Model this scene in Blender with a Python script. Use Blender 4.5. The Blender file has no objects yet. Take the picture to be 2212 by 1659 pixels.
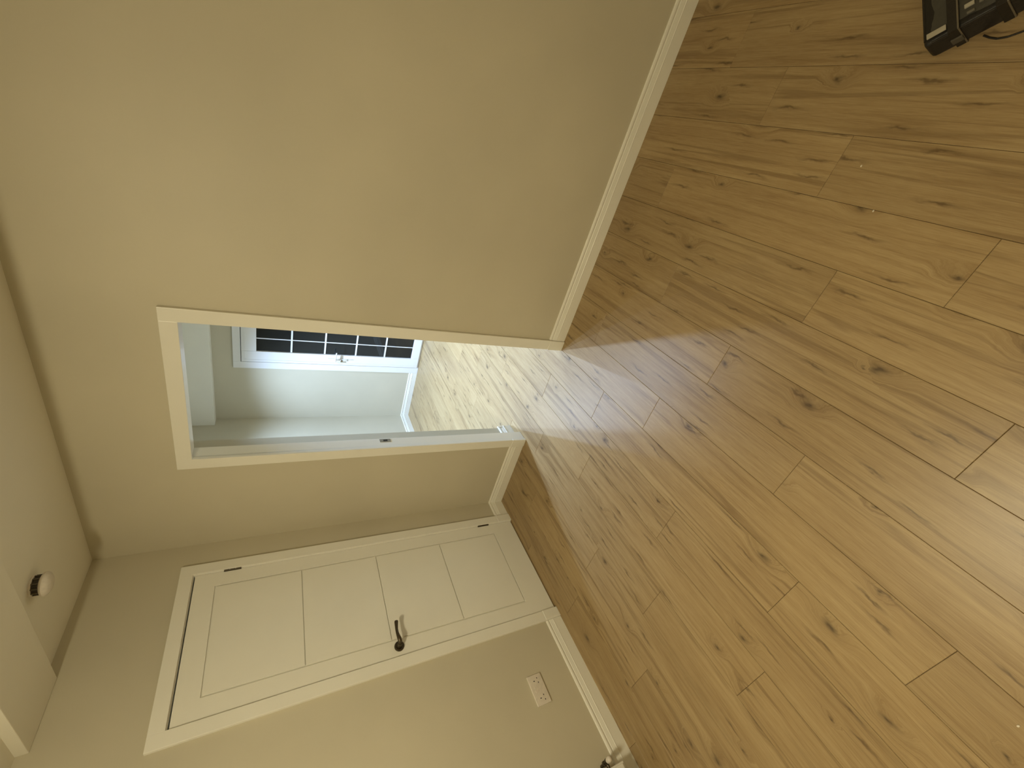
import bpy, bmesh, math, random
from mathutils import Vector, Matrix
random.seed(7)
S = bpy.context.scene
COL = S.collection

# ------------------------------------------------------------------ camera, world, exposure
RIGHT = Vector((0.83526805, 0.5495656, 0.0174624))      # horizontal of the room as seen (photo is turned on its side)
DOWN = Vector((0.28868254, -0.41128775, -0.86458358))
FWD = Vector((-0.46796333, 0.72720013, -0.50218551))
cam = bpy.data.cameras.new('camera')
cam.sensor_fit = 'HORIZONTAL'; cam.sensor_width = 36.0
cam.lens = 878.716 / 2212 * 36.0
cam.clip_start = 0.02
camo = bpy.data.objects.new('camera', cam); COL.objects.link(camo)
X, Y, Z = DOWN, RIGHT, -FWD
camo.matrix_world = Matrix(((X.x, Y.x, Z.x, 2.41922), (X.y, Y.y, Z.y, -1.96151), (X.z, Y.z, Z.z, 1.62808), (0, 0, 0, 1)))
S.camera = camo

w = bpy.data.worlds.new('night'); S.world = w; w.use_nodes = True
w.node_tree.nodes['Background'].inputs[0].default_value = (0.006, 0.007, 0.010, 1)
w.node_tree.nodes['Background'].inputs[1].default_value = 1.0

S.view_settings.view_transform = 'Standard'
S.view_settings.look = 'None'
S.view_settings.gamma = 1.0
S.view_settings.use_curve_mapping = False
S.view_settings.exposure = 0.0

LAMP = (1.52, -2.08)                 # the flush opal dome on the ceiling
LAMP_COL = (1.0, 0.885, 0.60)
LAMP_STRENGTH = 146.0
SPOT_COL = (0.50, 0.69, 1.0)
SPOT_W = 150.0

# ------------------------------------------------------------------ materials
def lin(r, g, b):
    f = lambda c: (c / 12.92 if c <= 0.04045 else ((c + 0.055) / 1.055) ** 2.4)
    return (f(r / 255), f(g / 255), f(b / 255), 1)

class NT:
    def __init__(s, name):
        s.m = bpy.data.materials.new(name); s.m.use_nodes = True
        s.t = s.m.node_tree; s.b = s.t.nodes['Principled BSDF']
    def n(s, kind, **kw):
        nd = s.t.nodes.new(kind)
        for k, v in kw.items():
            if k.startswith('i_'):
                key = k[2:]; key = int(key) if key.isdigit() else key.replace('_', ' ')
                nd.inputs[key].default_value = v
            else: setattr(nd, k, v)
        return nd
    def l(s, a, ao, b, bi): s.t.links.new(a.outputs[ao], b.inputs[bi])
    def val(s, key, v): s.b.inputs[key].default_value = v
    def math(s, op, a, b=None):
        nd = s.t.nodes.new('ShaderNodeMath'); nd.operation = op
        for i, v in enumerate((a, b)):
            if v is None: continue
            if isinstance(v, (int, float)): nd.inputs[i].default_value = v
            else: s.t.links.new(v, nd.inputs[i])
        return nd.outputs[0]
    def ramp(s, src, stops, interp='LINEAR'):
        nd = s.t.nodes.new('ShaderNodeValToRGB'); nd.color_ramp.interpolation = interp
        el = nd.color_ramp.elements
        while len(el) > 1: el.remove(el[-1])
        for i, (p, c) in enumerate(stops):
            e = el[0] if i == 0 else el.new(p)
            e.position = p; e.color = c if len(c) == 4 else (*c, 1)
        s.t.links.new(src, nd.inputs[0]); return nd.outputs[0]
    def mix(s, fac, a, b, mode='MIX'):
        nd = s.t.nodes.new('ShaderNodeMix'); nd.data_type = 'RGBA'; nd.blend_type = mode
        for i, v in ((0, fac), (6, a), (7, b)):
            if isinstance(v, (int, float)): nd.inputs[i].default_value = v
            elif isinstance(v, tuple): nd.inputs[i].default_value = v if len(v) == 4 else (*v, 1)
            else: s.t.links.new(v, nd.inputs[i])
        return nd.outputs[2]

def bump(t, height, strength, dist):
    b = t.n('ShaderNodeBump', i_Strength=strength, i_Distance=dist)
    t.t.links.new(height, b.inputs['Height']); t.l(b, 0, t.b, 'Normal')

def painted(name, col, rough=0.6, var=0.05, bscale=260, bstr=0.06, big=1.3):
    t = NT(name)
    tc = t.n('ShaderNodeTexCoord')
    n1 = t.n('ShaderNodeTexNoise', i_Scale=big, i_Detail=3.0, i_Roughness=0.5); t.l(tc, 'Object', n1, 'Vector')
    dark = tuple(c * (1 - var) for c in col[:3]); light = tuple(min(1, c * (1 + var)) for c in col[:3])
    c = t.ramp(n1.outputs[0], [(0.3, dark), (0.7, light)])
    t.t.links.new(c, t.b.inputs['Base Color'])
    t.val('Roughness', rough)
    n2 = t.n('ShaderNodeTexNoise', i_Scale=bscale, i_Detail=2.0); t.l(tc, 'Object', n2, 'Vector')
    bump(t, n2.outputs[0], bstr, 0.002)
    return t.m

def plain(name, col, rough=0.4, metal=0.0, spec=None, bscale=0, bstr=0.1):
    t = NT(name)
    tc = t.n('ShaderNodeTexCoord')
    n1 = t.n('ShaderNodeTexNoise', i_Scale=60.0, i_Detail=3.0); t.l(tc, 'Object', n1, 'Vector')
    c = t.ramp(n1.outputs[0], [(0.3, tuple(x * 0.93 for x in col[:3])), (0.7, tuple(min(1, x * 1.05) for x in col[:3]))])
    t.t.links.new(c, t.b.inputs['Base Color'])
    t.val('Roughness', rough); t.val('Metallic', metal)
    if spec is not None: t.val('Specular IOR Level', spec)
    if bscale:
        n2 = t.n('ShaderNodeTexNoise', i_Scale=float(bscale), i_Detail=4.0); t.l(tc, 'Object', n2, 'Vector')
        bump(t, n2.outputs[0], bstr, 0.003)
    return t.m

def emitter(name, col, strength):
    t = NT(name); t.val('Base Color', (*col, 1)); t.val('Emission Color', (*col, 1)); t.val('Emission Strength', strength)
    return t.m

def oak():
    t = NT('laminate_oak')
    tc = t.n('ShaderNodeTexCoord'); oi = t.n('ShaderNodeObjectInfo')
    off = t.n('ShaderNodeCombineXYZ')
    t.t.links.new(t.math('MULTIPLY', oi.outputs['Random'], 31.0), off.inputs[0])
    t.t.links.new(t.math('MULTIPLY', oi.outputs['Random'], 173.0), off.inputs[1])
    add = t.n('ShaderNodeVectorMath', operation='ADD'); t.l(tc, 'Object', add, 0); t.l(off, 0, add, 1)
    P = add.outputs[0]
    def mapped(src, sx, sy, rot=0.0):
        m = t.n('ShaderNodeMapping'); m.inputs['Scale'].default_value = (sx, sy, 1); m.inputs['Rotation'].default_value = (0, 0, rot)
        t.t.links.new(src, m.inputs[0]); return m.outputs[0]
    def noise(vec, detail=2.0, rough=0.55, dist=0.0):
        nn = t.n('ShaderNodeTexNoise', i_Scale=1.0, i_Detail=detail, i_Roughness=rough, i_Distortion=dist); nn.noise_dimensions = '2D'
        t.t.links.new(vec, nn.inputs['Vector']); return nn.outputs
    def cells(vec, thr):
        vk = t.n('ShaderNodeTexVoronoi', i_Scale=1.0, i_Randomness=1.0); vk.voronoi_dimensions = '2D'
        t.t.links.new(vec, vk.inputs['Vector'])
        sep = t.n('ShaderNodeSeparateColor'); t.l(vk, 'Color', sep, 0)
        return vk.outputs['Distance'], t.math('GREATER_THAN', sep.outputs[0], thr), sep.outputs[1]
    # a shared wobble so that nothing is ruler-straight or round
    warp = noise(mapped(P, 30, 14), 3.0)
    wv = t.n('ShaderNodeVectorMath', operation='MULTIPLY_ADD')
    t.t.links.new(warp[1], wv.inputs[0]); wv.inputs[1].default_value = (0.030, 0.050, 0); t.t.links.new(P, wv.inputs[2])
    W = wv.outputs[0]
    # knots, each a slanted ragged mark
    d1, on1, r1 = cells(mapped(W, 6.0, 3.4, 0.55), KNOT_THR)
    size = t.math('ADD', t.math('MULTIPLY', r1, 0.75), 0.30)
    dk = t.math('DIVIDE', d1, size)
    kcore = t.math('MULTIPLY', t.ramp(dk, [(0.015, (1, 1, 1)), (0.055, (0.45,) * 3), (0.115, (0, 0, 0))]), on1)
    khalo = t.math('MULTIPLY', t.ramp(dk, [(0.0, (1, 1, 1)), (0.40, (0, 0, 0))], 'EASE'), on1)
    # long hairline cracks along the grain
    d2, on2, r2 = cells(mapped(W, 24.0, 2.3), 0.56)
    crk = t.math('MULTIPLY', t.ramp(d2, [(0.03, (1, 1, 1)), (0.10, (0.35,) * 3), (0.20, (0, 0, 0))]), on2)
    # grain bends round the knots
    bx = t.n('ShaderNodeCombineXYZ'); t.t.links.new(t.math('MULTIPLY', khalo, 0.045), bx.inputs[0])
    ad2 = t.n('ShaderNodeVectorMath', operation='ADD'); t.t.links.new(P, ad2.inputs[0]); t.l(bx, 0, ad2, 1)
    G = ad2.outputs[0]
    broad = noise(mapped(G, 9, 1.1), 2.0, 0.5, 0.4)[0]
    grain = noise(mapped(G, 60, 1.9), 4.0, 0.6, 0.7)[0]
    fine = noise(mapped(G, 420, 16), 2.0, 0.6)[0]
    c1 = t.ramp(broad, [(0.25, lin(166, 132, 91)), (0.5, lin(186, 152, 107)), (0.75, lin(205, 172, 126))])
    c2 = t.mix(0.5, c1, t.ramp(grain, [(0.28, lin(150, 115, 75)), (0.45, lin(183, 149, 105)), (0.7, lin(204, 172, 127))]))
    c3 = t.mix(0.22, c2, t.ramp(fine, [(0.35, lin(150, 116, 76)), (0.65, lin(205, 174, 130))]))
    streak = t.ramp(noise(mapped(G, 20, 0.7), 3.0, 0.6, 1.0)[0], [(0.34, (1, 1, 1)), (0.44, (0, 0, 0))])
    c4 = t.mix(t.math('MULTIPLY', streak, 0.38), c3, lin(120, 88, 54))
    c5 = t.mix(t.math('MULTIPLY', crk, 0.68), c4, lin(96, 70, 44))
    c6 = t.mix(t.math('MULTIPLY', khalo, 0.20), c5, lin(124, 94, 60))
    c7 = t.mix(t.math('MULTIPLY', kcore, 0.75), c6, lin(72, 54, 38))
    tone = t.ramp(oi.outputs['Random'], [(0.0, (0.65, 0.705, 0.715)), (1.0, (0.735, 0.80, 0.81))])
    c8 = t.mix(1.0, c7, tone, 'MULTIPLY')
    t.t.links.new(c8, t.b.inputs['Base Color'])
    t.val('Roughness', 0.38); t.val('Specular IOR Level', 0.45)
    bump(t, fine, 0.10, 0.001)
    return t.m
KNOT_THR = 0.50

M = {}
M['wall'] = painted('wall_paint', (0.60, 0.555, 0.43), 0.55, 0.06)
M['ceil'] = painted('ceiling_paint', (0.86, 0.83, 0.73), 0.75, 0.03)
M['white'] = painted('white_satin_paint', (0.87, 0.855, 0.78), 0.32, 0.015, 120, 0.03, 4.0)
M['upvc'] = painted('white_plastic_frame', (0.84, 0.84, 0.84), 0.25, 0.01, 60, 0.01, 4.0)
M['plaster'] = painted('bare_plaster', (0.50, 0.40, 0.33), 0.85, 0.15, 90, 0.3, 20.0)
M['oak'] = oak()
M['subfloor'] = plain('underlay_shadow_gap', (0.05, 0.035, 0.02), 0.9)
M['bronze'] = plain('dark_bronze_metal', (0.10, 0.082, 0.055), 0.38, 0.85)
M['steel'] = plain('brushed_steel', (0.42, 0.40, 0.36), 0.35, 0.9)
M['brass'] = plain('brass_key', (0.45, 0.36, 0.2), 0.3, 0.9)
M['plastic'] = plain('white_plastic', (0.74, 0.68, 0.60), 0.35)
M['dark'] = plain('black_hole', (0.01, 0.01, 0.01), 0.6)
M['slot'] = plain('dark_grille', (0.07, 0.06, 0.045), 0.7)
M['enamel'] = plain('radiator_enamel', (0.78, 0.76, 0.70), 0.3)
M['vinyl'] = plain('black_nylon', (0.012, 0.010, 0.008), 0.45, 0, 0.4, 55, 0.5)
M['nylon_top'] = plain('crinkled_dark_cover', (0.045, 0.042, 0.034), 0.38, 0, 0.6, 34, 1.0)
M['strap'] = plain('black_webbing', (0.02, 0.016, 0.011), 0.6, 0, 0.3, 200, 0.4)
M['strap_edge'] = plain('dull_brown', (0.12, 0.10, 0.07), 0.5)
M['patch'] = plain('grey_highlight_patch', (0.13, 0.12, 0.095), 0.4, 0, None, 60, 0.3)
M['tag'] = plain('pale_tag_highlight', (0.36, 0.33, 0.26), 0.45, 0, None, 60, 0.3)  # colours the real tag and some painted highlights on the case top
M['crumb'] = plain('plaster_crumb', (0.75, 0.68, 0.55), 0.8)
t = NT('night_glass'); t.val('Base Color', (0.02, 0.022, 0.022, 1)); t.val('Roughness', 0.03); t.val('Transmission Weight', 0.35); t.val('IOR', 1.5)
t.val('Specular IOR Level', 0.6)
M['glass'] = t.m
M['globe'] = emitter('opal_globe', LAMP_COL, LAMP_STRENGTH)
M['led'] = emitter('downlight_lens', SPOT_COL, 6.0)

# ------------------------------------------------------------------ mesh helpers
def box(bm, x0, x1, y0, y1, z0, z1, bev=0.0, seg=2):
    r = bmesh.ops.create_cube(bm, size=1.0)
    for v in r['verts']:
        v.co = ((x0 + x1) / 2 + v.co.x * (x1 - x0), (y0 + y1) / 2 + v.co.y * (y1 - y0), (z0 + z1) / 2 + v.co.z * (z1 - z0))
    if bev:
        es = list({e for v in r['verts'] for e in v.link_edges})
        bmesh.ops.bevel(bm, geom=es, offset=bev, segments=seg, profile=0.6, affect='EDGES')
    return r

def prism(bm, prof, a, b):
    """closed 3-D profile (list of Vector offsets) extruded from a to b"""
    va = [bm.verts.new(Vector(a) + p) for p in prof]; vb = [bm.verts.new(Vector(b) + p) for p in prof]
    n = len(prof)
    for i in range(n): bm.faces.new((va[i], va[(i + 1) % n], vb[(i + 1) % n], vb[i]))
    bm.faces.new(va[::-1]); bm.faces.new(vb)

def tube(bm, pts, rad, n=12, flat=None, up=Vector((0, 0, 1))):
    pts = [Vector(p) for p in pts]
    if not isinstance(rad, (list, tuple)): rad = [rad] * len(pts)
    rings = []
    for i, p in enumerate(pts):
        d = (pts[min(i + 1, len(pts) - 1)] - pts[max(i - 1, 0)]).normalized()
        s = d.cross(up)
        if s.length < 1e-4: s = d.cross(Vector((1, 0, 0)))
        s.normalize(); u = s.cross(d).normalized()
        fr = flat[i] if flat else 1.0
        rings.append([bm.verts.new(p + s * math.cos(2 * math.pi * k / n) * rad[i] + u * math.sin(2 * math.pi * k / n) * rad[i] * fr) for k in range(n)])
    for a, b in zip(rings, rings[1:]):
        for k in range(n): bm.faces.new((a[k], a[(k + 1) % n], b[(k + 1) % n], b[k]))
    bm.faces.new(rings[0][::-1]); bm.faces.new(rings[-1])

def lathe(bm, prof, n=32, mat=None):
    """profile of (radius, height) turned round local Z, then transformed by mat"""
    mat = mat or Matrix()
    rings = []
    for r, h in prof:
        if r < 1e-6: rings.append([bm.verts.new(mat @ Vector((0, 0, h)))])
        else: rings.append([bm.verts.new(mat @ Vector((r * math.cos(2 * math.pi * k / n), r * math.sin(2 * math.pi * k / n), h))) for k in range(n)])
    for a, b in zip(rings, rings[1:]):
        for k in range(n):
            q = [a[k % len(a)], a[(k + 1) % len(a)], b[(k + 1) % len(b)], b[k % len(b)]]
            q = list(dict.fromkeys(q))
            if len(q) > 2: bm.faces.new(q)

def finish(name, bm, mat, parent=None, smooth=False, origin=None):
    bmesh.ops.recalc_face_normals(bm, faces=bm.faces[:])
    me = bpy.data.meshes.new(name)
    if origin is not None: bmesh.ops.translate(bm, vec=-Vector(origin), verts=bm.verts[:])
    bm.to_mesh(me); bm.free()
    me.materials.append(M[mat] if isinstance(mat, str) else mat)
    if smooth:
        for p in me.polygons: p.use_smooth = True
        try: me.set_sharp_from_angle(angle=math.radians(35))
        except Exception: pass
    o = bpy.data.objects.new(name, me); COL.objects.link(o)
    if origin is not None: o.location = origin
    if parent is not None:
        o.parent = parent
        if parent.type == 'EMPTY' or True:
            o.matrix_parent_inverse = Matrix.Translation(-Vector(world_loc(parent)))
    return o

def world_loc(o):
    v = Vector(o.location)
    if o.parent is not None and o.get('_rel') : v = v + world_loc(o.parent)
    return v

def mesh(name, build, mat, parent=None, smooth=False, origin=None):
    bm = bmesh.new(); build(bm)
    return finish(name, bm, mat, parent, smooth, origin)

def empty(name, loc):
    o = bpy.data.objects.new(name, None); COL.objects.link(o); o.location = loc; o.empty_display_size = 0.05
    return o

def tag(o, label=None, cat=None, group=None, kind=None):
    if label: o['label'] = label
    if cat: o['category'] = cat
    if group: o['group'] = group
    if kind: o['kind'] = kind
    return o

def struct(name, build, mat, label, cat):
    return tag(mesh(name, build, mat), label, cat, kind='structure')

# ------------------------------------------------------------------ dimensions (metres)
RX, RY = 3.55, -3.75          # room: x 0..RX, y RY..0
H = 2.449                     # ceiling
NX0, NX1, NY0, NY1, NH = -1.075, 3.0, 0.22, 2.60, 2.42   # next room
LD = 0.080                                               # depth of the timber lining
OX0, OX1, OZ = 0.6702, 1.4450, 1.9900                    # clear opening of the doorway
LT = 1.989; DY1, DY2 = -0.2145, -0.9312                  # door leaf edges

# ------------------------------------------------------------------ room shell
def b_left(bm):
    box(bm, -0.1, 0, RY, DY2 - 0.028, -0.02, H + 0.1)
    box(bm, -0.1, 0, DY1 + 0.028, 0, -0.02, H + 0.1)
    box(bm, -0.1, 0, DY2 - 0.028, DY1 + 0.028, LT + 0.036, H + 0.1)
struct('wall_left', b_left, 'wall', 'olive-beige painted wall holding the closed white panel door', 'wall')

def b_back(bm):
    a0, a1, az = OX0 - 0.03, OX1 + 0.03, OZ + 0.03
    box(bm, NX0 - 0.1, a0, 0, LD, -0.02, H + 0.1); box(bm, a1, RX + 0.1, 0, LD, -0.02, H + 0.1)
    box(bm, a0, a1, 0, LD, az, H + 0.1)
    c0, c1, cz = 0.600, 1.515, 2.022
    box(bm, NX0 - 0.1, c0, LD, NY0, -0.02, H + 0.1); box(bm, c1, RX + 0.1, LD, NY0, -0.02, H + 0.1)
    box(bm, c0, c1, LD, NY0, cz, H + 0.1)
struct('wall_back', b_back, 'wall', 'large olive-beige painted wall with the open doorway cut through it', 'wall')
struct('wall_right', lambda bm: box(bm, RX, RX + 0.1, RY, 0, -0.02, H + 0.1), 'wall', 'plain beige wall at the far side of the room beyond the dark case', 'wall')
struct('wall_front', lambda bm: box(bm, -0.1, RX + 0.1, RY - 0.1, RY, -0.02, H + 0.1), 'wall', 'plain beige wall behind the viewer', 'wall')
struct('ceiling', lambda bm: box(bm, -0.1, RX + 0.1, RY - 0.1, 0.12, H, H + 0.1), 'ceil', 'pale matt ceiling of the dim room carrying the smoke alarm', 'ceiling')
struct('trim_1', lambda bm: box(bm, 0.0, RX, -0.857, -0.590, 2.412, H + 0.01, 0.003), 'ceil', 'shallow boxed beam crossing the ceiling near the smoke alarm', 'beam')

struct('wall_beyond_left', lambda bm: box(bm, NX0 - 0.1, NX0, NY0, NY1 + 0.1, -0.02, NH + 0.1), 'wall', 'pale narrow wall of the bright next room meeting the glazed-door wall', 'wall')
def b_nb(bm):
    box(bm, NX0, -0.362, NY1, NY1 + 0.1, -0.02, NH + 0.1); box(bm, 0.532, NX1, NY1, NY1 + 0.1, -0.02, NH + 0.1)
    box(bm, -0.362, 0.532, NY1, NY1 + 0.1, 2.032, NH + 0.1)
struct('wall_beyond_back', b_nb, 'wall', 'pale wall of the bright next room around the glazed door', 'wall')
struct('wall_beyond_right', lambda bm: box(bm, NX1, NX1 + 0.1, NY0, NY1 + 0.1, -0.02, NH + 0.1), 'wall', 'pale end wall of the bright next room', 'wall')
struct('ceiling_beyond', lambda bm: box(bm, NX0 - 0.1, NX1 + 0.1, NY0, NY1 + 0.1, NH, NH + 0.1), 'ceil', 'white ceiling of the bright next room', 'ceiling')
struct('trim_2', lambda bm: box(bm, NX0, NX1, 2.487, NY1 + 0.005, 2.212, NH + 0.005, 0.004), 'white', 'white boxed bulkhead along the top of the wall above the glazed door', 'bulkhead')

# ------------------------------------------------------------------ floor: one object per laminate plank
floor = tag(mesh('floor', lambda bm: box(bm, NX0 - 0.1, RX + 0.1, RY - 0.1, NY1 + 0.1, -0.06, -0.0115), 'subfloor'),
            'light oak laminate floor running through both rooms', 'floor', kind='structure')
PX, PITCH, PL = 1.058, 0.1937, 1.208
JOINT = {-3: -0.98, -1: -0.625, 0: -0.010, 1: -0.506, 2: -0.847, 3: -1.479, 4: -1.020, 5: -1.791, 6: -1.206, 7: -0.300, 8: -1.003, 9: -0.635}
plank_cache = {}
def plank_mesh(wd, ln):
    key = (round(wd, 4), round(ln, 4))
    if key not in plank_cache:
        bm = bmesh.new(); g, c, d = 0.0004, 0.0011, 0.0011
        x, y = wd / 2 - g, ln / 2 - g
        top = [bm.verts.new((sx * (x - c), sy * (y - c), 0)) for sx, sy in ((-1, -1), (1, -1), (1, 1), (-1, 1))]
        mid = [bm.verts.new((sx * x, sy * y, -d)) for sx, sy in ((-1, -1), (1, -1), (1, 1), (-1, 1))]
        bot = [bm.verts.new((sx * x, sy * y, -0.0115)) for sx, sy in ((-1, -1), (1, -1), (1, 1), (-1, 1))]
        bm.faces.new(top); bm.faces.new(bot[::-1])
        for a, b in ((mid, top), (bot, mid)):
            for k in range(4): bm.faces.new((a[k], a[(k + 1) % 4], b[(k + 1) % 4], b[k]))
        bmesh.ops.recalc_face_normals(bm, faces=bm.faces[:])
        me = bpy.data.meshes.new('plank'); bm.to_mesh(me); bm.free(); me.materials.append(M['oak'])
        plank_cache[key] = me
    return plank_cache[key]
k0 = math.floor((NX0 - PX) / PITCH); k1 = math.ceil((RX - PX) / PITCH)
for k in range(k0, k1):
    xa, xb = max(PX + k * PITCH, NX0), min(PX + (k + 1) * PITCH, RX)
    ya, yb = RY, NY1
    if xb <= 0.001 : ya = NY0
    if xa >= NX1: yb = 0.0
    j = JOINT.get(k, -((k * 0.43) % 1.0) * PL)
    j += math.ceil((ya - j) / PL) * PL
    cuts = [ya]
    while j < yb - 0.02:
        if j - cuts[-1] > 0.02: cuts.append(j)
        j += PL
    cuts.append(yb)
    segs = list(zip(cuts, cuts[1:]))
    for (y0, y1) in segs:
        if xb - xa < 0.015 or y1 - y0 < 0.02: continue
        o = bpy.data.objects.new('plank', plank_mesh(xb - xa, y1 - y0)); COL.objects.link(o)
        o.location = ((xa + xb) / 2, (y0 + y1) / 2, 0); o.parent = floor

# ------------------------------------------------------------------ skirting boards
SK = [(0.000, 0.0130), (0.060, 0.0130), (0.0635, 0.0152), (0.0665, 0.0128), (0.069, 0.0124), (0.088, 0.0088), (0.0905, 0.0058), (0.0935, 0.0058),
      (0.0955, 0.0088), (0.102, 0.0096), (0.109, 0.0076), (0.1119, 0.0035), (0.1119, -0.002), (0.0, -0.002)]
def skirt(name, a, b, nrm, label, mat='white', hs=1.0):
    nrm = Vector(nrm)
    prof = [Vector((0, 0, z * hs)) + nrm * tck for z, tck in SK]
    return tag(mesh(name, lambda bm: prism(bm, prof, a, b), mat), label, 'baseboard', kind='structure')
AO1, AO2 = DY1 + 0.0640, DY2 - 0.0640        # outer edges of the door architrave
DX1, DX2 = 0.6130, 1.5024                    # outer edges of the doorway architrave
skirt('baseboard_left', (0, AO1 + 0.001, 0), (0, 0, 0), (1, 0, 0), 'very short cream baseboard between the room corner and the panel door')
skirt('baseboard_left', (0, RY, 0), (0, AO2 - 0.001, 0), (1, 0, 0), 'cream moulded baseboard under the double socket and the radiator')
skirt('baseboard_back', (0, 0, 0), (DX1 - 0.001, 0, 0), (0, -1, 0), 'short cream baseboard between the room corner and the open doorway')
skirt('baseboard_back', (DX2 + 0.001, 0, 0), (RX, 0, 0), (0, -1, 0), 'long cream moulded baseboard along the big blank wall')
skirt('baseboard_right', (RX, RY, 0), (RX, 0, 0), (-1, 0, 0), 'cream baseboard on the wall beyond the dark case')
skirt('baseboard_beyond_left', (NX0, NY0, 0), (NX0, NY1, 0), (1, 0, 0), 'white baseboard on the narrow wall of the bright next room', 'white', 0.93)
skirt('baseboard_beyond_back', (NX0, NY1, 0), (-0.363, NY1, 0), (0, -1, 0), 'white baseboard beside the glazed door in the bright next room', 'white', 0.93)
skirt('baseboard_return', (0.600, LD, 0), (0.600, NY0 + 0.013, 0), (1, 0, 0), 'tiny white baseboard return on the far edge of the doorway reveal', 'white')
skirt('baseboard_beyond_front', (NX0, NY0, 0), (0.612, NY0, 0), (0, 1, 0), 'white baseboard on the back of the doorway wall in the next room', 'white')

# ------------------------------------------------------------------ doorway: lining, architrave, plinth blocks, strike plate
AR = 0.018
dw = tag(empty('trim_3', (1.0577, 0, 0)), 'cream-white lining and architrave around the open doorway', 'door frame', kind='structure')
def lining(bm): box(bm, OX0 - 0.03, OX0, 0.0, LD + 0.001, 0, OZ, 0.0015)
lj = mesh('jamb', lining, 'white', dw)
mesh('jamb', lambda bm: box(bm, OX1, OX1 + 0.03, 0.0, LD + 0.001, 0, OZ, 0.0015), 'white', dw)
hd = mesh('head_lining', lambda bm: box(bm, OX0 - 0.03, OX1 + 0.03, 0.0, LD + 0.001, OZ, OZ + 0.03, 0.0015), 'white', dw)
tag(mesh('plaster_patch', lambda bm: box(bm, 1.16, OX1 + 0.03, LD + 0.0005, LD + 0.012, OZ + 0.002, OZ + 0.030, 0.002), 'plaster', hd), 'bare pinkish plaster patch')
AH = 2.0496
mesh('architrave', lambda bm: box(bm, DX1, DX1 + 0.0635, -AR, 0.0005, 0.112, AH, 0.0028), 'white', dw)
mesh('architrave', lambda bm: box(bm, DX2 - 0.0635, DX2, -AR, 0.0005, 0.112, AH, 0.0028), 'white', dw)
mesh('architrave', lambda bm: box(bm, DX1 + 0.0610, DX2 - 0.0610, -AR, 0.0005, AH - 0.0635, AH, 0.0028), 'white', dw)
mesh('plinth_block', lambda bm: box(bm, DX1, DX1 + 0.0645, -AR - 0.003, 0.0005, 0, 0.1125, 0.003), 'white', dw)
mesh('plinth_block', lambda bm: box(bm, DX2 - 0.0645, DX2, -AR - 0.003, 0.0005, 0, 0.1125, 0.003), 'white', dw)
def strike(bm):
    box(bm, OX0 - 0.001, OX0 + 0.0015, 0.046, 0.074, 0.985, 1.052, 0.0006)
sp = mesh('strike_plate', strike, 'steel', dw)
mesh('latch_hole', lambda bm: box(bm, OX0 + 0.0008, OX0 + 0.0020, 0.053, 0.066, 1.004, 1.030), 'dark', sp)

# ------------------------------------------------------------------ white panel door (closed)
XF = 0.0055
d1 = tag(empty('door_1', (0, (DY1 + DY2) / 2, 0)), 'closed cream-white four-panel door with dark lever handle', 'door', kind='structure')
leaf = mesh('leaf', lambda bm: box(bm, -0.036, XF - 0.0072, DY2, DY1, 0.007, LT), 'white', d1)
PY1, PY2 = -0.2985, -0.8375
zz = [0.189, 0.620, 1.050, 1.475, 1.890]
G = 0.0046
mesh('stile', lambda bm: box(bm, XF - 0.0075, XF, PY1 + G, DY1, 0.007, LT, 0.0012), 'white', leaf)
mesh('stile', lambda bm: box(bm, XF - 0.0075, XF, DY2, PY2 - G, 0.007, LT, 0.0012), 'white', leaf)
def rails(bm, z0, z1): box(bm, XF - 0.0075, XF, PY2 - G - 0.001, PY1 + G + 0.001, z0, z1, 0.0010)
mesh('rail', lambda bm: rails(bm, 0.007, zz[0] - G), 'white', leaf)
mesh('rail', lambda bm: rails(bm, zz[4] + G, LT), 'white', leaf)
for a, b in zip(zz, zz[1:]):
    mesh('panel', lambda bm, a=a, b=b: box(bm, XF - 0.0075, XF, PY2 + G * 0.5, PY1 - G * 0.5, a + G * 0.5, b - G * 0.5, 0.0014), 'white', leaf)
# hinges
for z0, z1 in ((1.779, 1.861), (0.200, 0.290)):
    def hinge(bm, z0=z0, z1=z1):
        box(bm, XF - 0.004, XF + 0.0008, DY1 - 0.003, DY1 + 0.006, z0, z1, 0.0004)
        for i in range(3):
            h = (z1 - z0) / 3
            tube(bm, [(XF + 0.003, DY1 + 0.0035, z0 + i * h + 0.001), (XF + 0.003, DY1 + 0.0035, z0 + (i + 1) * h - 0.001)], 0.0052, 12)
    mesh('hinge', hinge, 'bronze', d1, True)
# lever handle
HC = Vector((XF, -0.8800, 1.0195))
rotX = Matrix.Translation(HC) @ Matrix.Rotation(math.pi / 2, 4, 'Y')
hdl = mesh('handle_rose', lambda bm: lathe(bm, [(0.0, -0.002), (0.0268, -0.002), (0.0268, 0.004), (0.0250, 0.0075), (0.0205, 0.0085), (0.0195, 0.0065), (0.0150, 0.0060), (0.0140, 0.011), (0.0125, 0.036), (0.0, 0.038)], 40, rotX), 'bronze', d1, True)
lever_pts = [(0.010, 0.0, 0.0), (0.030, 0.0, 0.0), (0.043, 0.006, 0.001), (0.049, 0.018, 0.0035), (0.050, 0.032, 0.0065), (0.050, 0.050, 0.0085), (0.0495, 0.070, 0.008), (0.049, 0.092, 0.005), (0.0485, 0.108, 0.0022), (0.0484, 0.114, 0.001)]
lever_rad = [0.0105, 0.0105, 0.0112, 0.0108, 0.0095, 0.0078, 0.0076, 0.0090, 0.0105, 0.0098]
mesh('lever', lambda bm: tube(bm, [HC + Vector(p) for p in lever_pts], lever_rad, 14, None), 'bronze', d1, True)
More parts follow.
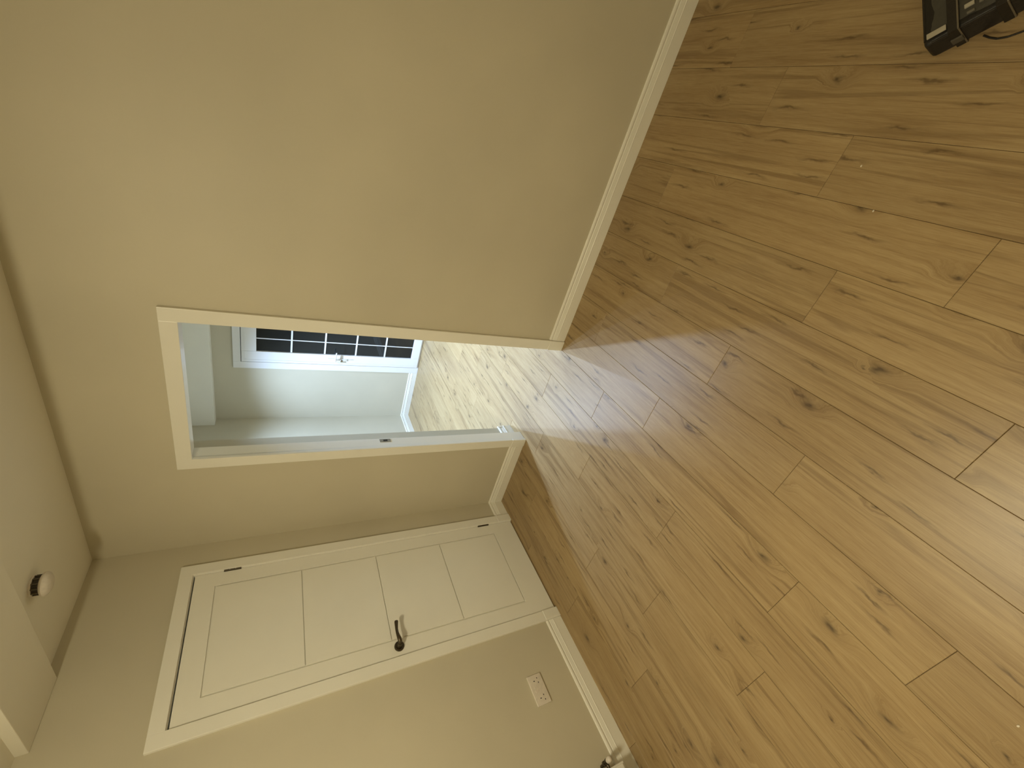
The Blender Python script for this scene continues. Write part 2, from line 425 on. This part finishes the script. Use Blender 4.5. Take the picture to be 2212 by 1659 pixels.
# architrave of the panel door
fr = tag(empty('trim_4', (0, (DY1 + DY2) / 2, 0)), 'cream-white architrave and plinth blocks around the closed panel door', 'door frame', kind='structure')
AI1, AI2, AT = DY1 + 0.0045, DY2 - 0.0030, LT + 0.0095
mesh('jamb', lambda bm: box(bm, -0.1, 0.004, DY1 + 0.0018, DY1 + 0.0285, 0, LT + 0.036), 'white', fr)
mesh('jamb', lambda bm: box(bm, -0.1, 0.004, DY2 - 0.0285, DY2 - 0.0024, 0, LT + 0.036), 'white', fr)
mesh('head_lining', lambda bm: box(bm, -0.1, 0.004, DY2 - 0.0024, DY1 + 0.0018, LT + 0.0062, LT + 0.036), 'white', fr)
mesh('architrave', lambda bm: box(bm, -0.0005, AR, AI1, AO1, 0.112, 2.0575, 0.0028), 'white', fr)
mesh('architrave', lambda bm: box(bm, -0.0005, AR, AO2, AI2, 0.112, 2.0575, 0.0028), 'white', fr)
mesh('architrave', lambda bm: box(bm, -0.0005, AR, AI2 - 0.0025, AI1 + 0.0025, AT, 2.0575, 0.0028), 'white', fr)
mesh('plinth_block', lambda bm: box(bm, -0.0005, AR + 0.003, AI1 - 0.001, AO1, 0, 0.1125, 0.003), 'white', fr)
mesh('plinth_block', lambda bm: box(bm, -0.0005, AR + 0.003, AO2, AI2 + 0.0005, 0, 0.1125, 0.003), 'white', fr)

# ------------------------------------------------------------------ glazed door in the next room
FY = 2.585
d2 = tag(empty('door_2', (0.085, NY1, 0)), 'white glazed door with dark panes and a lever handle in the bright next room', 'glazed door', kind='structure')
fx0, fx1 = -0.365, 0.535
def gframe(bm):
    box(bm, fx0, -0.285, FY - 0.004, NY1 + 0.06, 0, 2.030, 0.003); box(bm, 0.455, fx1, FY - 0.004, NY1 + 0.06, 0, 2.030, 0.003)
    box(bm, -0.285, 0.455, FY - 0.004, NY1 + 0.06, 1.960, 2.030, 0.003)
    box(bm, -0.285, 0.455, FY + 0.01, NY1 + 0.06, 0, 0.020)
mesh('frame', gframe, 'upvc', d2)
sash = mesh('sash', lambda bm: (box(bm, -0.279, -0.146, FY - 0.010, NY1 + 0.045, 0.022, 1.954, 0.004), box(bm, 0.316, 0.449, FY - 0.010, NY1 + 0.045, 0.022, 1.954, 0.004),
     box(bm, -0.146, 0.316, FY - 0.010, NY1 + 0.045, 1.816, 1.954, 0.004), box(bm, -0.146, 0.316, FY - 0.010, NY1 + 0.045, 0.022, 0.121, 0.004)), 'upvc', d2)
mesh('bead', lambda bm: (box(bm, -0.254, -0.248, FY - 0.013, FY - 0.008, 0.05, 1.93), box(bm, -0.254, 0.42, FY - 0.013, FY - 0.008, 1.924, 1.930)), 'upvc', d2)
gx = [-0.146, 0.0075, 0.1625, 0.316]; gz = [0.121, 0.4575, 0.7985, 1.1395, 1.482, 1.816]
for i in range(3):
    for j in range(5):
        mesh('pane', lambda bm, i=i, j=j: box(bm, gx[i] - 0.001, gx[i + 1] + 0.001, FY + 0.010, FY + 0.016, gz[j] - 0.001, gz[j + 1] + 0.001), 'glass', sash)
for x in gx[1:3]: mesh('glazing_bar', lambda bm, x=x: box(bm, x - 0.0045, x + 0.0045, FY + 0.004, FY + 0.022, gz[0] - 0.005, gz[-1] + 0.005), 'upvc', sash)
for z in gz[1:5]: mesh('glazing_bar', lambda bm, z=z: box(bm, gx[0] - 0.005, gx[3] + 0.005, FY + 0.003, FY + 0.023, z - 0.0085, z + 0.0085), 'upvc', sash)
hp = mesh('handle_plate', lambda bm: box(bm, -0.222, -0.192, FY - 0.020, FY - 0.009, 0.890, 1.102, 0.004), 'upvc', d2, True)
mesh('lever', lambda bm: (tube(bm, [(-0.207, FY - 0.018, 1.026), (-0.207, FY - 0.052, 1.026)], 0.009, 12), tube(bm, [(-0.212, FY - 0.052, 1.026), (-0.16, FY - 0.054, 1.024), (-0.095, FY - 0.050, 1.018)], [0.0095, 0.0085, 0.007], 12)), 'upvc', hp, True)
mesh('lock_cylinder', lambda bm: tube(bm, [(-0.207, FY - 0.017, 0.952), (-0.207, FY - 0.026, 0.952)], 0.0085, 16), 'steel', hp, True)
mesh('key', lambda bm: (box(bm, -0.2085, -0.2055, FY - 0.040, FY - 0.024, 0.947, 0.957), box(bm, -0.2095, -0.2045, FY - 0.064, FY - 0.039, 0.938, 0.968, 0.002), box(bm, -0.212, -0.202, FY - 0.060, FY - 0.056, 0.905, 0.940, 0.002)), 'brass', hp, False)
struct('ground_outside', lambda bm: box(bm, -2.5, 3.5, NY1 + 0.1, NY1 + 4.0, -0.2, -0.12), 'subfloor', 'dark ground outside behind the glazed door', 'ground')

# ------------------------------------------------------------------ double socket
SY, SZ = -1.3165, 0.344
so = tag(empty('wall_socket', (0, SY, SZ)), 'white double socket on the wall between the panel door and the radiator', 'socket')
face = mesh('faceplate', lambda bm: box(bm, -0.0005, 0.0095, SY - 0.073, SY + 0.073, SZ - 0.043, SZ + 0.043, 0.0025, 3), 'plastic', so, True)
for s in (-1, 1):
    c = SY + s * 0.042
    for dy, dz, wy, wz in ((0.0, 0.010, 0.0042, 0.0082), (-0.0110, -0.0125, 0.0068, 0.0042), (0.0110, -0.0125, 0.0068, 0.0042)):
        mesh('pin_slot', lambda bm, c=c, dy=dy, dz=dz, wy=wy, wz=wz: box(bm, 0.0088, 0.0098, c + dy - wy / 2, c + dy + wy / 2, SZ + dz - wz / 2, SZ + dz + wz / 2), 'dark', face)
    mesh('rocker_switch', lambda bm, s=s: box(bm, 0.009, 0.0115, SY + s * 0.0085 - 0.0055, SY + s * 0.0085 + 0.0055, SZ + 0.004, SZ + 0.024, 0.001), 'plastic', face)

# ------------------------------------------------------------------ radiator with its end valve
ra = tag(empty('radiator', (0.07, -2.25, 0.13)), 'white panel radiator low on the wall with only one end in frame', 'radiator')
def rad_panel(bm):
    y0, y1, z0, z1, n = -2.75, -1.752, 0.125, 0.725, 26
    xs = []
    for i in range(n):
        a = y0 + 0.02 + (y1 - y0 - 0.04) * i / n; wv = (y1 - y0 - 0.04) / n
        xs += [(a, 0.088), (a + wv * 0.25, 0.098), (a + wv * 0.72, 0.098), (a + wv * 0.95, 0.088)]
    prof = [(y0, 0.072), (y0, 0.090)] + xs + [(y1, 0.090), (y1, 0.072)]
    lo = [bm.verts.new((x, y, z0)) for y, x in prof]; hi = [bm.verts.new((x, y, z1)) for y, x in prof]
    m = len(prof)
    for i in range(m): bm.faces.new((lo[i], lo[(i + 1) % m], hi[(i + 1) % m], hi[i]))
    bm.faces.new(lo[::-1]); bm.faces.new(hi)
mesh('panel', rad_panel, 'enamel', ra)
mesh('end_cap', lambda bm: box(bm, 0.045, 0.097, -1.756, -1.748, 0.122, 0.728, 0.002), 'enamel', ra)
mesh('bracket', lambda bm: box(bm, 0.001, 0.072, -1.90, -1.87, 0.2, 0.66), 'enamel', ra)
mesh('bracket', lambda bm: box(bm, 0.001, 0.072, -2.63, -2.60, 0.2, 0.66), 'enamel', ra)
VC = Vector((0.060, -1.719, 0.188))
vb = mesh('valve_body', lambda bm: (tube(bm, [(0.060, -1.748, 0.188), (0.060, -1.722, 0.188)], [0.0075, 0.0085], 14),
      tube(bm, [(0.001, -1.719, 0.188), (0.030, -1.719, 0.188)], 0.0075, 14), lathe(bm, [(0, -0.030), (0.012, -0.030), (0.0135, -0.018), (0.010, -0.016), (0.010, 0.004), (0.0135, 0.006), (0.0135, 0.018), (0.0, 0.019)], 6, Matrix.Translation(VC) @ Matrix.Rotation(math.pi / 2, 4, 'Y'))), 'bronze', ra)
mesh('valve_cap', lambda bm: lathe(bm, [(0.0, 0.014), (0.0095, 0.014), (0.0125, 0.020), (0.0135, 0.032), (0.0115, 0.042), (0.006, 0.047), (0, 0.048)], 28, Matrix.Translation(VC) @ Matrix.Rotation(math.pi / 2, 4, 'Y')), 'plastic', ra, True)

# ------------------------------------------------------------------ smoke alarm
AC = Vector((0.4450, -0.4450, H))
al = tag(empty('smoke_alarm', AC), 'small round white smoke alarm with dark vents on the ceiling by the beam', 'smoke alarm')
down = Matrix.Translation(AC) @ Matrix.Rotation(math.pi, 4, 'X')
mesh('base', lambda bm: lathe(bm, [(0, 0), (0.042, 0), (0.042, 0.004), (0.039, 0.007), (0, 0.007)], 40, down), 'plastic', al, True)
mesh('vent_core', lambda bm: lathe(bm, [(0, 0.006), (0.034, 0.006), (0.034, 0.028), (0, 0.028)], 32, down), 'slot', al, True)
for k in range(12):
    def fin(bm, k=k):
        a = 2 * math.pi * k / 12; r = box(bm, 0.032, 0.0395, -0.0022, 0.0022, 0.006, 0.029)
        bmesh.ops.transform(bm, matrix=down @ Matrix.Rotation(a, 4, 'Z'), verts=r['verts'])
    mesh('vent_fin', fin, 'strap_edge', al)
mesh('dome_cover', lambda bm: lathe(bm, [(0, 0.027), (0.040, 0.027), (0.046, 0.031), (0.047, 0.037), (0.043, 0.045), (0.031, 0.052), (0.013, 0.0555), (0, 0.056)], 40, down), 'plastic', al, True)

# ------------------------------------------------------------------ dark case on the floor, cord
C0 = Vector((3.0035, -1.0900, 0)); EB = Vector((0.576, -0.817, 0)).normalized(); EA = Vector((0.817, 0.576, 0)).normalized()
LA, LB, HB = 0.40, 0.32, 0.084
ca = tag(empty('carry_case', C0 + EA * LA / 2 + EB * LB / 2), 'flat black fabric case with straps and a pale tag lying on the oak floor', 'case')
fm = Matrix(((EA.x, EB.x, 0, C0.x), (EA.y, EB.y, 0, C0.y), (0, 0, 1, 0), (0, 0, 0, 1)))   # local: x along EA, y along EB
def cbox(x0, x1, y0, y1, z0, z1, bev=0.0, seg=2):
    def f(bm):
        r = box(bm, x0, x1, y0, y1, z0, z1, bev, seg); bmesh.ops.transform(bm, matrix=fm, verts=bm.verts[:])
    return f
mesh('body', cbox(0, LA, 0, LB, 0.001, HB - 0.006, 0.016, 4), 'vinyl', ca, True)
def crinkle(bm):
    nx, ny = 26, 20; rnd = random.Random(4)
    ph = [(rnd.uniform(25, 95), rnd.uniform(25, 95), rnd.uniform(0, 6), rnd.uniform(0.3, 1.0)) for _ in range(7)]
    g = []
    for i in range(nx + 1):
        row = []
        for j in range(ny + 1):
            x = 0.010 + (LA - 0.020) * i / nx; y = 0.010 + (LB - 0.020) * j / ny
            e = min(1, min(i, nx - i, j, ny - j) / 2.0)
            z = HB - 0.008 + e * 0.006 + e * 0.0012 * sum(a * math.sin(p * x + q * y + s) for p, q, s, a in ph)
            row.append(bm.verts.new(fm @ Vector((x, y, z))))
        g.append(row)
    for i in range(nx):
        for j in range(ny): bm.faces.new((g[i][j], g[i + 1][j], g[i + 1][j + 1], g[i][j + 1]))
    b = [bm.verts.new(fm @ Vector((x, y, HB - 0.02))) for x, y in ((0.012, 0.012), (LA - 0.012, 0.012), (LA - 0.012, LB - 0.012), (0.012, LB - 0.012))]
    bm.faces.new(b)
mesh('top_cover', crinkle, 'nylon_top', ca, True)
def strapf(y0, y1, lift):
    def f(bm):
        box(bm, -0.0035, LA + 0.0035, y0, y1, HB - 0.001 + lift, HB + 0.0035 + lift, 0.0012)
        box(bm, -0.0035, 0.0, y0, y1, 0.004, HB + 0.002 + lift, 0.0012)
        bmesh.ops.transform(bm, matrix=fm, verts=bm.verts[:])
    return f
for y0 in (0.050, 0.135):
    st = mesh('strap', strapf(y0, y0 + 0.018, 0.001), 'strap', ca)
    mesh('edge_highlight', strapf(y0 + 0.0178, y0 + 0.0215, 0.0012), 'strap_edge', st)  # lighter brown strip: highlight along the strap edge put into colour
mesh('piping', lambda bm: [tube(bm, [fm @ Vector(p) for p in ((0.004, 0.016, HB - 0.010), (0.004, LB - 0.016, HB - 0.010))], 0.003, 8), tube(bm, [fm @ Vector(p) for p in ((0.016, 0.004, HB - 0.010), (LA - 0.016, 0.004, HB - 0.010))], 0.003, 8)], 'strap', ca)
mesh('tag', cbox(0.012, 0.026, 0.010, 0.048, HB, HB + 0.004, 0.001), 'tag', ca)
mesh('buckle', cbox(-0.008, -0.002, 0.0475, 0.0705, 0.030, 0.052, 0.002), 'slot', ca)
for (x0, y0, lx, ly, mt) in ((0.040, 0.082, 0.010, 0.018, 'tag'), (0.060, 0.094, 0.007, 0.022, 'patch'), (0.022, 0.086, 0.006, 0.014, 'patch'), (0.074, 0.082, 0.008, 0.014, 'patch'), (0.034, 0.108, 0.014, 0.008, 'patch'), (0.052, 0.120, 0.012, 0.006, 'tag'), (0.088, 0.104, 0.008, 0.016, 'patch'), (0.018, 0.162, 0.020, 0.008, 'patch'), (0.050, 0.166, 0.024, 0.006, 'tag'), (0.104, 0.088, 0.010, 0.020, 'patch')):
    mesh('patch', cbox(x0, x0 + lx, y0, y0 + ly, HB - 0.002, HB + 0.0030, 0.001), mt, ca)  # pale bits: highlights of the crinkled cover put into colour
cord = [(3.0545, -1.1745, 0.003), (3.0515, -1.1830, 0.003), (3.0487, -1.1913, 0.003), (3.0455, -1.2088, 0.003), (3.0483, -1.2283, 0.003), (3.0588, -1.2535, 0.003), (3.075, -1.285, 0.003), (3.100, -1.33, 0.003), (3.14, -1.37, 0.003)]
tag(mesh('thin_cord', lambda bm: tube(bm, cord, 0.0022, 8), 'vinyl', None, True), 'thin black cord curling across the floor beside the dark case', 'cord')

# ------------------------------------------------------------------ crumbs on the floor
for (x, y, lab) in ((2.7187, -1.0813, 'tiny pale crumb on the oak floor nearest the dark case'), (2.6044, -1.1943, 'tiny pale crumb on the oak floor, middle one of three'), (1.5910, -2.2137, 'tiny pale crumb alone on the oak floor far from the dark case')):
    def cr(bm, x=x, y=y):
        bmesh.ops.create_icosphere(bm, subdivisions=2, radius=0.0028)
        rnd = random.Random(int(x * 1000))
        for v in bm.verts: v.co = Vector((v.co.x * 1.4, v.co.y * 0.9, v.co.z * 0.7)) * rnd.uniform(0.75, 1.1) + Vector((x, y, 0.0017))
    tag(mesh('plaster_crumb', cr, 'crumb', None), lab, 'crumb', 'pale crumbs on the floor')

# ------------------------------------------------------------------ lamps
pl = tag(empty('ceiling_lamp', (LAMP[0], LAMP[1], H)), 'flush opal dome lamp on the ceiling of the dim room', 'lamp')
tl = Matrix.Translation((LAMP[0], LAMP[1], H))
mesh('base_ring', lambda bm: lathe(bm, [(0, 0), (0.165, 0), (0.168, -0.012), (0.160, -0.020), (0.152, -0.020), (0, -0.016)], 40, tl), 'white', pl, True)
mesh('dome', lambda bm: lathe(bm, [(0.152 * math.cos(a), -0.018 - 0.080 * math.sin(a)) for a in [math.pi / 2 * i / 5 for i in range(5)]] + [(0, -0.098)], 20, tl), 'globe', pl, True)

SPOTS = [(-0.02, 1.02, 1.35, 106, 'nearest the narrow wall'), (0.90, 0.80, 1.40, 102, 'just inside the doorway'), (-0.35, 1.70, 1.85, 128, 'between the narrow wall and the glazed door, added fill'),
         (0.98, 1.70, 2.1, 120, 'in front of the glazed door, added fill'), (2.05, 1.35, 1.6, 92, 'furthest from the glazed door, added fill')]  # last three are unseen, added to brighten the rest of the next room
for (x, y, k, cone, where) in SPOTS:
    e = tag(empty('downlight', (x, y, NH)), 'recessed white downlight in the next room ceiling ' + where, 'downlight', 'downlights in the next room')
    mesh('ring', lambda bm: lathe(bm, [(0.030, 0.0), (0.042, 0.0), (0.043, -0.003), (0.036, -0.006), (0.030, -0.004)], 32, Matrix.Translation((x, y, NH))), 'white', e, True)
    mesh('lens', lambda bm: lathe(bm, [(0, -0.001), (0.030, -0.001)], 8, Matrix.Translation((x, y, NH))), 'led', e)
    L = bpy.data.lights.new('downlight_beam', 'SPOT'); L.energy = SPOT_W * k; L.color = SPOT_COL
    L.spot_size = math.radians(cone); L.spot_blend = 1.0; L.shadow_soft_size = 0.022
    lo = bpy.data.objects.new('downlight_beam', L); COL.objects.link(lo); lo.parent = e; lo.location = (0, 0, -0.012)
